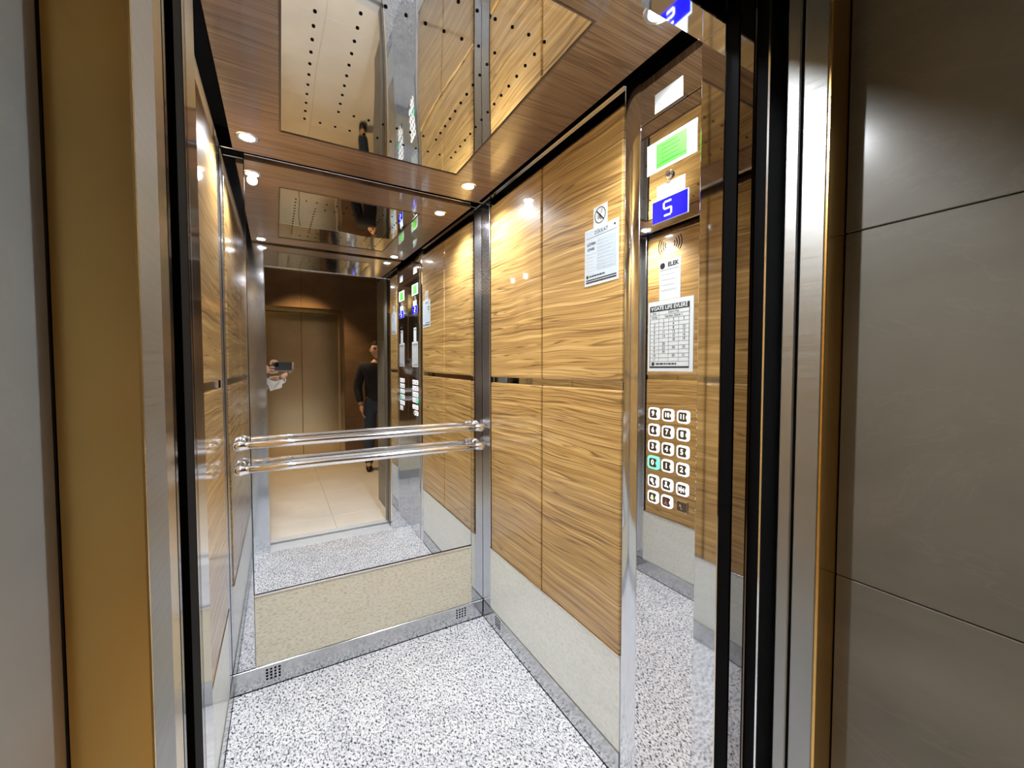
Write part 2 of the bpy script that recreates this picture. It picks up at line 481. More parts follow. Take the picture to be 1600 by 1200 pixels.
# cabin door: two telescopic leaves slid into the pocket on the right, only their leading edges show
cab_door = thing('door_1', (DR + .2, .48, 0), 'open cabin door leaves slid into the pocket on the right', kind='structure')
box('door_leaf', DR + .006, DR + .42, .472, .502, .01, DH + .03, M['dark_steel'], cab_door, .002, 1)
box('edge_strip', DR + .002, DR + .006, .474, .500, .01, DH + .03, M['smoke_mirror'], cab_door)
box('rubber_edge', DR + .001, DR + .02, .503, .5285, .0, DH + .03, M['black'], cab_door)
box('leaf_rim', DR + .004, DR + .42, .444, .4475, .01, DH + .03, M['chrome'], cab_door)
box('door_leaf', DR + .009, DR + .42, .448, .470, .01, DH + .03, M['black'], cab_door)
land_door = thing('door_2', (DR + .2, .40, 0), 'open brushed steel landing door leaf inside the right jamb', kind='structure')
box('door_leaf', DR + .004, DR + .45, .392, .414, .01, 2.08, M['brushed'], land_door, .002, 1)
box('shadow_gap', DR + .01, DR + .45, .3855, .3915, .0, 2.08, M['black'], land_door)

# cabin closing side on the left: mirror strip, black seal
left_jamb = thing('trim_1', (DL - .05, .5, 0), 'narrow dark seal and steel strips of the left cabin door jamb', kind='structure')
box('black_seal', DL - .08, DL + .001, .468, .505, 0, DH + .05, M['black'], left_jamb)
box('chrome_bead', DL - .012, DL + .0015, .5055, .5085, 0, DH + .05, M['chrome'], left_jamb)
box('smoked_strip', DL - .06, DL, .5092, .5295, 0, DH + .05, M['dark_steel'], left_jamb)
# small white arrow sticker on the left jamb
def arrow(x, y, z, s):
    bm = bmesh.new()
    pts = [(-.0035, -.014), (.0035, -.014), (.0035, .0), (.009, .0), (0, .012), (-.009, .0), (-.0035, .0)]
    vs = [bm.verts.new((x, y + a * s, z + b * s)) for a, b in pts]
    f = bm.faces.new(vs); r = bmesh.ops.extrude_face_region(bm, geom=[f])
    bmesh.ops.translate(bm, verts=[v for v in r['geom'] if isinstance(v, bmesh.types.BMVert)], vec=(.0006, 0, 0)); fix_normals(bm)
    return finish('arrow_sticker', bm, M['paper'])
tag(arrow(DL + .0006, .556, 2.0, 1.0), 'small white up arrow sticker on the left door jamb', 'sticker')

# landing frame: brushed reveal with a lip facing the landing
frame = thing('trim_2', ((DL + DR) / 2, .36, 0), 'brushed steel landing door frame with bronze lit lips', kind='structure')
TL, TR = -.117, .857         # tiled niche faces
box('left_reveal', TL - .01, DL - .0005, .348, .405, 0, 2.09, M['brushed'], frame, .0015, 1)
box('left_lip', TL - .0, DL, .343, .3478, 0, 2.09, M['bronze_edge'], frame, .001, 1)
box('left_inner_strip', TL - .01, DL - .002, .4055, .440, 0, 2.09, M['brushed_door'], frame, .0015, 1)
box('left_closing_edge', TL - .01, DL - .002, .4405, .452, 0, 2.09, M['dark_steel'], frame, .0015, 1)
box('right_reveal', DR + .0005, TR + .01, .348, .385, 0, 2.09, M['brushed'], frame, .0015, 1)
box('right_lip', DR, TR + .0, .343, .3478, 0, 2.09, M['bronze_edge'], frame, .001, 1)
box('head', TL - .01, TR + .01, .343, .412, 2.0905, 2.16, M['brushed'], frame, .0015, 1)

# ------------------------------------------------------------------ landing
LY, LX0, LX1, LH, NY, NYR = -2.15, -2.1, 2.5, 2.75, .06, -.22
lf = thing('floor_landing', (0, -1, 0), 'glossy beige marble landing floor', kind='structure')
box('floor_bed', LX0, LX1, LY - .2, .3445, -.05, -.006, M['dark_paint'], lf)
xt = [LX0, -1.4, -.8, -.2, .4, 1.0, 1.6, 2.2, LX1]
yt = [LY - .2, -1.75, -1.15, -.55, .05, .3445]
tile_meshes = {}
for i in range(len(xt) - 1):
    for j in range(len(yt) - 1):
        box('floor_tile', xt[i] + .0008, xt[i + 1] - .0008, yt[j] + .0008, yt[j + 1] - .0008, -.006, 0, M['marble'], lf, .0006, 1)

def wall_tiles(parent, horiz, zs, place, m):
    for i in range(len(horiz) - 1):
        for j in range(len(zs) - 1):
            place(horiz[i] + .001, horiz[i + 1] - .001, zs[j] + .001, zs[j + 1] - .001, m, parent)
ZT = [0, .388, .988, 1.588, 2.16]
# thick wall that holds the doorway; its niche sides are tiled
wn_r = tag(box('wall_niche_right', TR + .010, LX1, NYR + .01, .342, 0, LH, M['black']), 'right side of the tiled niche in front of the elevator', kind='structure')
for j in range(4):
    box('stone_tile', TR, TR + .0095, NYR + .011, .342, ZT[j] + .001, ZT[j + 1] - .001, M['tile_grey'], wn_r, .0012, 1)
wn_l = tag(box('wall_niche_left', LX0, TL - .010, NY + .01, .342, 0, LH, M['black']), 'left side of the tiled niche in front of the elevator', kind='structure')
for j in range(4):
    box('stone_tile', TL - .0095, TL, NY + .011, .342, ZT[j] + .001, ZT[j + 1] - .001, M['tile_pale'], wn_l, .0012, 1)
for w, a, b in ((wn_r, TR, LX1), (wn_l, LX0, TL)):
    xs = [a, a + .6, a + 1.2, b] if w is wn_r else [a, b - 1.2, b - .6, b]
    wall_tiles(w, xs, [0, .388, .988, 1.588, 2.188, LH], lambda p, q, r, s, m, par, yy=(NYR if w is wn_r else NY): box('stone_tile', p, q, yy, yy + .0095, r, s, m, par, .0012, 1), M['tile_grey'])
wl = tag(box('wall_lintel', TL - .01, TR + .01, NY, .342, 2.161, LH, M['tile_grey']), 'stone lintel over the elevator niche', kind='structure')
# opposite wall with its own elevator
OX0, OX1, OZ = -.222, .802, 2.085
wo = tag(boxes('wall_opposite', [(LX0, OX0, LY - .2, LY, 0, LH), (OX1, LX1, LY - .2, LY, 0, LH), (OX0, OX1, LY - .2, LY, OZ, LH)], M['black']), 'brown tiled wall across the landing', kind='structure')
def op_tile(p, q, r, s, m, par): box('stone_tile', p, q, LY, LY + .0095, r, s, m, par, .0012, 1)
wall_tiles(wo, [OX1 + .006, 1.43, 2.03, LX1], [0, .6, 1.2, 1.8, 2.4, LH], op_tile, M['tile_brown'])
wall_tiles(wo, [LX0, -1.44, -.84, OX0 - .006], [0, .6, 1.2, 1.8, 2.4, LH], op_tile, M['tile_brown'])
wall_tiles(wo, [OX0 - .006, .290, OX1 + .006], [OZ + .006, LH], op_tile, M['tile_brown'])
d3 = thing('door_3', (.290, LY, 0), 'closed brushed steel elevator door across the landing seen in the mirror', kind='structure')
for (a, b) in ((OX0 + .045, .2885), (.2915, OX1 - .045)):
    box('door_leaf', a, b, LY - .10, LY - .075, .004, OZ - .06, M['brushed_door'], d3, .003, 1)
box('jamb', OX0, OX0 + .045, LY - .11, LY + .004, 0, OZ - .055, M['brushed_door'], d3)
box('jamb', OX1 - .045, OX1, LY - .11, LY + .004, 0, OZ - .055, M['brushed_door'], d3)
box('head', OX0, OX1, LY - .11, LY + .004, OZ - .055, OZ, M['brushed_door'], d3)
box('frame_edge', OX0 - .006, OX0, LY, LY + .016, 0, OZ + .006, M['bronze_edge'], d3)
box('frame_edge', OX1, OX1 + .006, LY, LY + .016, 0, OZ + .006, M['bronze_edge'], d3)
box('frame_edge', OX0, OX1, LY, LY + .016, OZ, OZ + .006, M['bronze_edge'], d3)
tag(box('wall_landing_left', LX0 - .1, LX0, LY - .2, .342, 0, LH, M['tile_brown']), 'left end wall of the landing', kind='structure')
tag(box('wall_landing_right', LX1, LX1 + .1, LY - .2, .342, 0, LH, M['tile_brown']), 'right end wall of the landing', kind='structure')
tag(box('ceiling_landing', LX0 - .1, LX1 + .1, LY - .2, .342, LH, LH + .1, M['dark_paint']), 'dark landing ceiling', kind='structure')
for x, y, e, sz, lab in ((.30, -1.66, 1.5, 92, 'warm round landing downlight near the opposite elevator door'), (-.27, -.22, .30, 98, 'warm round landing downlight left of the elevator niche'), (1.95, -.30, .5, 56, 'warm round landing downlight far right of the elevator niche')):
    t = thing('landing_downlight', (x, y, LH), lab, 'downlight', 'warm landing downlights')
    bm = bmesh.new(); add_lathe(bm, (x, y, LH), (0, 0, -1), [(.06, 0), (.06, .004), (.05, .006), (.045, .002)], 28); finish('bezel', bm, M['white_paint'], t)
    bm = bmesh.new(); add_lathe(bm, (x, y, LH - .003), (0, 0, -1), [(.043, 0), (.04, .002), (0, .004)], 24); finish('lens', bm, M['warm_led'], t, True)
    ld = bpy.data.lights.new('downlight_lamp', 'SPOT'); ld.energy = LANDING_POWER * e; ld.color = LANDING_COL
    ld.spot_size = R(sz); ld.spot_blend = .45; ld.shadow_soft_size = .04
    lo = bpy.data.objects.new('downlight_lamp', ld); COL.objects.link(lo); lo.parent = t; lo.location = (0, 0, -.03)

# ------------------------------------------------------------------ handrails
RY = 1.925
for zc, lab in ((1.052, 'upper chrome tube handrail across the mirror'), (.955, 'lower chrome tube handrail across the mirror')):
    x0, x1, r = -.148, .900, .0155
    t = thing('handrail', ((x0 + x1) / 2, RY, zc), lab, 'handrail', 'pair of chrome handrails')
    bm = bmesh.new(); add_tube(bm, [(x0, RY, zc), (x0 + .2, RY, zc), (x1 - .2, RY, zc), (x1, RY, zc)], r, 24); finish('rail', bm, M['chrome'], t, True)
    for xe, s in ((x0, -1), (x1, 1)):
        # bulbous end knuckle on the tube
        bm = bmesh.new()
        prof = [(r * 1.02, -.032), (r * 1.12, -.022), (.0215, -.006)] + [(.0215 * math.cos(a), .0215 * math.sin(a)) for a in [R(k) for k in (0, 20, 40, 60, 78)]] + [(0.001, .0215)]
        add_lathe(bm, (xe, RY, zc), (s, 0, 0), prof, 24); fix_normals(bm)
        kn = finish('end_knuckle', bm, M['chrome'], t, True)
        # arm from the knuckle back to the wall, with a round flange
        bm = bmesh.new()
        add_tube(bm, [(xe, RY, zc), (xe, RY + .03, zc + .002), (xe, 1.999, zc + .004)], [.016, .0125, .0125], 18)
        finish('wall_arm', bm, M['chrome'], t, True)
        bm = bmesh.new(); add_lathe(bm, (xe, 1.9995, zc + .004), (0, -1, 0), [(.024, 0), (.024, .004), (.019, .012), (.013, .014)], 24); fix_normals(bm)
        finish('flange', bm, M['chrome'], t, True)

# ------------------------------------------------------------------ control panel on the right wall (faces -x)
PXF = XR - .006          # face of the control panel
cp = thing('control_panel', (XR, .74, 0), 'tall mirror polished elevator control panel with buttons and blue display', 'control panel')
box('lower_plate', PXF, XR + .012, YF + .001, .8885, .002, 2.0645, M['panel_steel'], cp, .001, 1)
box('upper_plate', PXF, XR + .012, YF + .001, .8885, 2.0675, 2.215, M['panel_steel'], cp, .001, 1)

def rounded(bm, y, z, w, h, r, x0, x1, seg=4, notch=0.0):
    """rounded rectangle prism on the right wall; y decreases to the viewer's right"""
    pts = []
    for cx, cy, a0 in ((w / 2 - r, h / 2 - r, 0), (-w / 2 + r, h / 2 - r, 90), (-w / 2 + r, -h / 2 + r, 180), (w / 2 - r, -h / 2 + r, 270)):
        for k in range(seg + 1):
            a = R(a0 + 90 * k / seg); pts.append((cx + r * math.cos(a), cy + r * math.sin(a)))
    if notch:   # concave bite on the viewer's right side
        for k in range(5):
            a = R(-60 + 30 * k); 
        i0 = 0
        bite = [(w / 2 - notch * math.cos(R(k)), (h * .22) * math.sin(R(k))) for k in (-60, -30, 0, 30, 60)]
        pts = pts + bite
    f = [bm.verts.new((x0, y - p[0], z + p[1])) for p in pts]; b = [bm.verts.new((x1, y - p[0], z + p[1])) for p in pts]
    n = len(pts)
    bm.faces.new(f); bm.faces.new(b[::-1])
    for k in range(n): bm.faces.new((f[k], b[k], b[(k + 1) % n], f[(k + 1) % n]))
    fix_normals(bm)

def text_mesh(name, s, size, y, z, m, parent, x, align='CENTER', bold=0.0, sx=1.0):
    """flat lettering on the right wall, its centre at (y, z)"""
    cu = bpy.data.curves.new('lettering', 'FONT'); cu.body = s; cu.size = size; cu.align_x = align; cu.align_y = 'CENTER'
    cu.offset = bold; cu.resolution_u = 3; cu.fill_mode = 'FRONT' if hasattr(cu, 'fill_mode') else None
    tmp = bpy.data.objects.new('lettering', cu); COL.objects.link(tmp)
    me = bpy.data.meshes.new_from_object(tmp.evaluated_get(bpy.context.evaluated_depsgraph_get()))
    bpy.data.objects.remove(tmp); bpy.data.curves.remove(cu)
    me.transform(Matrix(((0, 0, -1, 0), (-sx, 0, 0, 0), (0, 1, 0, 0), (0, 0, 0, 1))))
    me.name = name; me.materials.clear(); me.materials.append(m)
    return new_obj(name, me, Vector((x, y, z)), parent)

def poly_glyph(bm, polys, y, z, s, x0, x1):
    for pts in polys:
        f = [bm.verts.new((x0, y - p[0] * s, z + p[1] * s)) for p in pts]; b = [bm.verts.new((x1, y - p[0] * s, z + p[1] * s)) for p in pts]
        n = len(pts); bm.faces.new(f); bm.faces.new(b[::-1])
        for k in range(n): bm.faces.new((f[k], b[k], b[(k + 1) % n], f[(k + 1) % n]))
    fix_normals(bm)
def circ(cx, cy, r, n=12): return [(cx + r * math.cos(2 * math.pi * k / n), cy + r * math.sin(2 * math.pi * k / n)) for k in range(n)]
def rect(x0, y0, x1, y1): return [(x0, y0), (x1, y0), (x1, y1), (x0, y1)]

cols_y = (.8265, .7775, .7275); rows_z = (1.2255, 1.178, 1.1305, 1.083, 1.029, .982)
legend = [['9', '10', '11'], ['6', '7', '8'], ['3', '4', '5'], ['0', '1', '2'], ['*arrow', '*person', '*doors'], ['*bell', '*alarm', '*key']]
GL = {'*arrow': [circ(-.1, .2, .42), [(-.1, -.15), (.15, -.15), (.5, -.7), (.1, -.6)], [(.1, -.55), (.55, -.65), (.3, -.2)]],
      '*person': [circ(0, .5, .26), rect(-.16, -.1, .16, .3), [(-.5, -.1), (.5, -.1), (.6, -.5), (.2, -.35), (-.3, -.4)]],
      '*doors': [[(-.6, .5), (-.6, -.5), (-.12, 0)], rect(-.1, -.6, .08, .6), [(.6, .5), (.6, -.5), (.12, 0)]],
      '*bell': [[(-.16, .5), (.16, .5), (.3, .1), (.36, -.25), (-.36, -.25), (-.3, .1)], rect(-.5, -.42, .5, -.3), circ(0, -.58, .12)],
      '*alarm': [[(0, .55), (.12, .55), (.06, .1), (-.06, .1)], [(-.1, .1), (.1, .1), (.3, -.3), (-.3, -.3)], rect(-.5, -.55, .5, -.4)],
      '*key': [circ(-.2, .2, .3), rect(-.05, -.55, .1, .1), rect(.1, -.5, .35, -.38)]}
for ri, z in enumerate(rows_z):
    for ci, y in enumerate(cols_y):
        s = legend[ri][ci]; lit = s == '0'; key = s == '*key'
        b = thing('button', (PXF, y, z), parent=cp)
        if lit: b['label'] = 'button with green lit ring'
        bm = bmesh.new(); w = .041 if lit else (.034 if key else .0375)
        rounded(bm, y, z, w, w * .92, .002 if key else .009, PXF - .0028, PXF, 4)
        finish('ring', bm, M['btn_green'] if lit else (M['chrome'] if key else M['btn_ring']), b)
        bm = bmesh.new(); rounded(bm, y, z, .0265 if not key else .029, .0255, .002 if key else .005, PXF - .004, PXF - .002, 3, 0 if key else .004)
        finish('face', bm, M['btn_face'], b)
        if s[0] != '*':
            text_mesh('numeral', s, .0205 if len(s) == 1 else .0175, y + .001, z, M['glyph'], b, PXF - .0043, bold=.0006)
        else:
            bm = bmesh.new(); poly_glyph(bm, GL[s], y + .001, z, .0135, PXF - .0046, PXF - .0038)
            finish('symbol', bm, {'*bell': M['glyph_yellow'], '*alarm': M['glyph_red'], '*key': M['chrome']}.get(s, M['glyph']), b)

# blue floor display with a seven segment 5
dy0, dy1, dz0, dz1 = .7225, .8385, 1.767, 1.8265
disp = thing('floor_display', (PXF, (dy0 + dy1) / 2, dz0), parent=cp)
disp['label'] = 'blue floor display reading 5'
box('display_frame', PXF - .002, PXF, dy0 - .002, dy1 + .002, dz0 - .002, dz1 + .002, M['paper_blue'], disp, .0008, 1)
box('screen', PXF - .0032, PXF - .0018, dy0, dy1, dz0, dz1, M['screen'], disp)
bm = bmesh.new()
W_, H_, T2 = .0125, .0185, .0022
cy_, cz_ = .786, 1.797
segs = [rect(-W_ * .75, H_ - T2, W_ * .95, H_ + T2), rect(-W_ - T2, .002, -W_ + T2, H_ - .001), rect(-W_ * .85, -T2, -W_ * .05, T2), rect(W_ * .1, -T2, W_ * .95, T2),
        rect(W_ - T2, -H_ + .002, W_ + T2, 0), rect(-W_ * .85, -H_ - T2, W_ * .85, -H_ + T2)]
poly_glyph(bm, segs, cy_, cz_, 1.0, PXF - .0042, PXF - .003)
finish('digit', bm, M['digit'], disp)

# key switch
t = thing('key_switch', (PXF, .782, 1.884), parent=cp)
bm = bmesh.new(); add_lathe(bm, (PXF, .782, 1.886), (-1, 0, 0), [(.0125, 0), (.0125, .004), (.0105, .007), (.007, .0072), (.0065, .004)], 24); fix_normals(bm); finish('collar', bm, M['chrome'], t)
bm = bmesh.new(); rounded(bm, .782, 1.886, .013, .0035, .001, PXF - .0062, PXF - .004, 2); rounded(bm, .782, 1.886, .0035, .011, .001, PXF - .0064, PXF - .004, 2); finish('keyhole', bm, M['ink'], t)
# speaker slots: nested arcs
for sgn, yc in ((1, .783), (-1, .775)):
    for k in range(4):
        r = .012 + .0075 * k
        bm = bmesh.new()
        pts = [(PXF - .0004, yc + sgn * r * math.cos(R(a)), 1.697 + r * math.sin(R(a))) for a in range(-38, 39, 8)]
        add_tube(bm, pts, .0010, 6); finish('speaker_slot', bm, M['dark_steel'], cp)

# ------------------------------------------------------------------ stickers and notices (each a thing of its own)
def sticker(name, y0, y1, z0, z1, x, m, label, cat, th=.0008, bevel=0):
    t = thing(name, (x, (y0 + y1) / 2, z0), label, cat)
    box('sheet', x - th, x, y0, y1, z0, z1, m, t, bevel, 1)
    t['_x'] = x - th
    return t
def bar(t, y0, y1, z0, z1, m, name='printed_line', lift=.0003):
    x = t['_x']
    return box(name, x - lift, x, min(y0, y1), max(y0, y1), z0, z1, m, t)
def lines(t, y0, y1, z_top, n, dz, h, m, seed=1):
    rnd = random.Random(seed); bm = bmesh.new(); x = t['_x']
    for k in range(n):
        z = z_top - k * dz; a = y1; end = y0 + (y1 - y0) * rnd.uniform(0, .25)
        while a > end:
            wlen = rnd.uniform(.06, .2) * (y1 - y0); b = max(end, a - wlen)
            add_box(bm, x - .0003, x, b, a, z, z + h); a = b - (y1 - y0) * .025
    return finish('printed_lines', bm, m, t)

st = sticker('service_sticker', .744, .8365, 2.0755, 2.128, PXF, M['paper'], 'small white service sticker at the very top of the control panel', 'sticker')
text_mesh('lettering', '24', .011, .818, 2.093, M['ink'], st, st['_x'] - .0003)
lines(st, .752, .806, 2.0885, 1, .006, .005, M['ink_grey'], 3)
lines(st, .750, .830, 2.0795, 1, .006, .003, M['ink_light'], 4)

st = sticker('inspection_label', .6985, .862, 1.911, 1.9955, PXF, M['paper'], 'white inspection label with bright green centre on the control panel', 'label')
bar(st, .7285, .8295, 1.919, 1.9865, M['green'], 'green_field')
x_ = st['_x']; st['_x'] = x_ - .0003
lines(st, .75, .812, 1.975, 5, .0115, .003, M['green_dark'], 5)
bar(st, .73, .828, 1.9275, 1.930, M['green_dark'])
st['_x'] = x_
lines(st, .835, .857, 1.978, 1, .01, .003, M['ink_grey'], 6); lines(st, .836, .856, 1.968, 5, .0095, .003, M['ink_light'], 7)
lines(st, .703, .722, 1.966, 5, .0095, .003, M['ink_light'], 8)
bm = bmesh.new(); 
for k in range(12):
    a0, a1 = 2 * math.pi * k / 12, 2 * math.pi * (k + 1) / 12
    poly_glyph(bm, [[(math.cos(a0) * .7, math.sin(a0) * .7), (math.cos(a0), math.sin(a0)), (math.cos(a1), math.sin(a1)), (math.cos(a1) * .7, math.sin(a1) * .7)]], .7125, 1.981, .0065, st['_x'] - .0003, st['_x'])
finish('emblem_ring', bm, M['ink_light'], st)

st = sticker('service_sticker', .733, .825, 1.8290, 1.8685, PXF, M['paper_blue'], 'pale blue service sticker between key switch and blue display', 'sticker')
lines(st, .74, .79, 1.858, 4, .0075, .0028, M['ink_light'], 9)

st = sticker('maintenance_card', .743, .813, 1.547, 1.657, PXF, M['paper'], 'tall white maintenance card above the apartment list', 'card')
bm = bmesh.new(); poly_glyph(bm, [circ(0, 0, 1, 16)], .8025, 1.642, .0085, st['_x'] - .0003, st['_x']); finish('emblem', bm, M['ink'], st)
text_mesh('lettering', 'ELEK', .0165, .767, 1.6425, M['ink'], st, st['_x'] - .0003, bold=.0006)
bar(st, .748, .81, 1.629, 1.6305, M['ink_grey'])
lines(st, .752, .806, 1.616, 4, .0145, .004, M['ink_light'], 10)

# apartment list
ay0, ay1, az0, az1 = .7005, .8515, 1.347, 1.5455
st = sticker('apartment_list', ay0, ay1, az0, az1, PXF, M['paper'], 'framed apartment number list with black title bar on the control panel', 'sign', .002, .0006)
ix0, ix1 = ay0 + .012, ay1 - .008
it, ib = az1 - .0125, az0 + .010
bar(st, ix0, ix1, it - .0155, it, M['ink'], 'title_bar')
text_mesh('lettering', 'GATE LIFE EVLERİ', .0145, (ix0 + ix1) / 2 - .004, it - .0078, M['paper'], st, st['_x'] - .0006, bold=.0004, sx=.98)
bm = bmesh.new(); poly_glyph(bm, [[(-1, 1), (-.4, 1), (0, .2), (.4, 1), (1, 1), (.3, -.2), (.3, -1), (-.3, -1), (-.3, -.2)]], ix1 - .008, it - .0078, .0048, st['_x'] - .0006, st['_x'] - .0002); finish('emblem', bm, M['paper'], st)
rows = [('Kat', 'Daire No'), ('Giriş', 'Garden Daire 1'), ('', '1', '2', '3'), ('2', '5', '6', ''), ('3', '7', '8', '10'), ('4', '11', '12', '13'), ('5', '14', '15', '16'),
        ('6', '', '18', '19'), ('7', '20', '', ''), ('8', '23', '24', '25'), ('9', '26', '', ''), ('10', '', '30', '31'), ('11', '', '', '')]
rt_, rb_ = it - .0155, ib + .0185
rh = (rt_ - rb_) / len(rows); cw = (ix1 - ix0) / 4.35
ce = [ix1, ix1 - 1.05 * cw, ix1 - 2.15 * cw, ix1 - 3.25 * cw, ix0]
bm = bmesh.new(); x = st['_x']
for k in range(len(rows) + 1): add_box(bm, x - .0003, x, ix0, ix1, rt_ - k * rh - .0003, rt_ - k * rh + .0003)
for e in (ix0, ix1): add_box(bm, x - .0004, x, e - .0007, e + .0007, ib, it)
add_box(bm, x - .0003, x, ce[1] - .0003, ce[1] + .0003, rb_, rt_)
for e in ce[2:4]: add_box(bm, x - .0003, x, e - .0003, e + .0003, rb_, rt_ - 2 * rh)
finish('table_rules', bm, M['ink'], st)
for k, r_ in enumerate(rows):
    zc = rt_ - (k + .5) * rh
    for j, s in enumerate(r_):
        if not s: continue
        yc = (ce[1] + ix0) / 2 if (len(r_) == 2 and j == 1) else (ce[j] + ce[j + 1]) / 2
        text_mesh('lettering', s, .0098 if len(s) < 4 else .0092, yc, zc, M['ink'], st, x - .0004, bold=.0001)
bm = bmesh.new(); poly_glyph(bm, [circ(0, 0, 1, 14)], ix1 - .012, ib + .0115, .0055, x - .0004, x); finish('emblem', bm, M['ink'], st)
lines(st, ix0 + .03, ix1 - .022, ib + .0095, 1, .01, .0045, M['ink'], 12)
bar(st, ix0, ix1, ib, ib + .0048, M['ink'], 'footer_bar')

# warning notice and no smoking sign on the upper wood panel
WX = XR - .0042
st = sticker('warning_notice', .977, 1.1425, 1.641, 1.834, WX, M['paper'], 'large pale blue printed warning notice on the upper wood panel', 'notice', .0015, .0005)
x = st['_x']
bar(st, .981, 1.1385, 1.650, 1.829, M['paper_blue'], 'printed_field', .0002); st['_x'] = x - .0002
text_mesh('lettering', 'DİKKAT', .0175, 1.058, 1.8155, M['ink'], st, x - .0006)
bar(st, .985, 1.134, 1.8035, 1.8047, M['ink']); bm = bmesh.new(); poly_glyph(bm, [circ(0, 0, 1, 10)], .994, 1.8195, .004, x - .0006, x); finish('emblem', bm, M['ink'], st)
bar(st, .986, 1.078, 1.688, 1.796, M['paper_grey'], 'printed_block')
text_mesh('lettering', 'LÜTFEN', .0125, 1.107, 1.782, M['ink'], st, x - .0006, bold=.0004); text_mesh('lettering', 'UYARI', .0125, 1.109, 1.765, M['ink'], st, x - .0006, bold=.0004)
lines(st, 1.084, 1.132, 1.748, 7, .0115, .003, M['ink_light'], 14)
st['_x'] = x - .0005; lines(st, .991, 1.074, 1.786, 9, .0115, .003, M['ink_light'], 15); st['_x'] = x - .0002
bm = bmesh.new(); poly_glyph(bm, [circ(0, 0, 1, 14)], 1.127, 1.6725, .006, x - .0006, x); finish('emblem', bm, M['ink'], st)
lines(st, 1.03, 1.117, 1.670, 1, .01, .005, M['ink'], 16)
bar(st, .985, 1.134, 1.6585, 1.6625, M['ink']); bar(st, .985, 1.134, 1.6505, 1.6555, M['ink'])

st = sticker('no_smoking_sign', 1.0305, 1.0985, 1.8345, 1.901, WX, M['paper'], 'small white no smoking sign above the warning notice', 'sign')
x = st['_x']; bm = bmesh.new(); n = 28; cy, cz, ro, ri = 1.065, 1.869, .027, .0242
for k in range(n):
    a0, a1 = 2 * math.pi * k / n, 2 * math.pi * (k + 1) / n
    poly_glyph(bm, [[(math.cos(a0) * ri, math.sin(a0) * ri), (math.cos(a0) * ro, math.sin(a0) * ro), (math.cos(a1) * ro, math.sin(a1) * ro), (math.cos(a1) * ri, math.sin(a1) * ri)]], cy, cz, 1, x - .0004, x)
d_ = .7071; w_ = .0016
poly_glyph(bm, [[(-ri * d_ - w_, ri * d_ - w_), (-ri * d_ + w_, ri * d_ + w_), (ri * d_ + w_, -ri * d_ + w_), (ri * d_ - w_, -ri * d_ - w_)]], cy, cz, 1, x - .0004, x)
finish('prohibition_ring', bm, M['ink'], st)
bm = bmesh.new(); poly_glyph(bm, [rect(-.010, -.012, -.006, .002), rect(-.003, -.010, .003, .004), rect(.005, .006, .009, .010), rect(.006, .014, .011, .017), rect(.0, -.0145, .008, -.0115)], cy, cz, 1, x - .0004, x); finish('cigarette_symbol', bm, M['ink'], st)

# ------------------------------------------------------------------ people and phone
def skin_mesh(verts, edges, radii, root=0, sub=2):
    me = bpy.data.meshes.new('body'); me.from_pydata([tuple(v) for v in verts], edges, [])
    o = bpy.data.objects.new('body_tmp', me); COL.objects.link(o)
    o.modifiers.new('skin', 'SKIN'); sk = me.skin_vertices[0].data
    for i, r in enumerate(radii):
        sk[i].radius = (r, r) if not hasattr(r, '__len__') else r
        sk[i].use_root = (i == root)
    if sub: m_ = o.modifiers.new('sub', 'SUBSURF'); m_.levels = sub; m_.render_levels = sub
    ev = o.evaluated_get(bpy.context.evaluated_depsgraph_get())
    res = bpy.data.meshes.new_from_object(ev)
    bpy.data.objects.remove(o); bpy.data.meshes.remove(me)
    return res

def join_meshes(name, meshes, m, parent, origin):
    bm = bmesh.new()
    for me in meshes:
        bm.from_mesh(me); bpy.data.meshes.remove(me)
    for f in bm.faces: f.material_index = 0
    fix_normals(bm)
    return finish(name, bm, m, parent, True, origin)

def head_mesh(c, face, h=.235):
    """egg shaped head with brow, nose, mouth, chin and ears; face: unit vector it looks along"""
    f = Vector(face).normalized(); u = Vector((0, 0, 1)); s = f.cross(u).normalized(); u = s.cross(f)
    bm = bmesh.new(); bmesh.ops.create_uvsphere(bm, u_segments=36, v_segments=28, radius=1)
    for v in bm.verts:
        x, y, z = v.co          # x side, y forward, z up
        w = .076 * (1 - .22 * max(0, -z) ** 1.5)
        d = .098 * (1 - .10 * max(0, -z))
        px, py, pz = x * w, y * d, z * h / 2
        if y > 0:
            g = lambda zz, xx, sz, sx: math.exp(-((pz - zz) / sz) ** 2 - ((px - xx) / sx) ** 2)
            py += .026 * g(-.018, 0, .017, .012) + .014 * g(.006, 0, .02, .008)      # nose
            py += .006 * g(.026, .028, .008, .02) + .006 * g(.026, -.028, .008, .02)  # brow
            py -= .010 * g(.008, .030, .010, .014) + .010 * g(.008, -.030, .010, .014)  # eye sockets
            py += .006 * g(-.052, 0, .007, .02) - .004 * g(-.060, 0, .003, .022) + .005 * g(-.066, 0, .006, .016)
            py += .010 * g(-.098, 0, .018, .022)                                         # chin
        v.co = c + s * px + f * py + u * pz
    for sg in (-1, 1):
        r = bmesh.ops.create_uvsphere(bm, u_segments=10, v_segments=8, radius=1)
        for v in r['verts']:
            v.co = c + s * (sg * (.078 + v.co.x * .008)) + f * (-.008 + v.co.y * .018) + u * (-.005 + v.co.z * .032)
    me = bpy.data.meshes.new('head'); bm.to_mesh(me); bm.free()
    return me, f, s, u

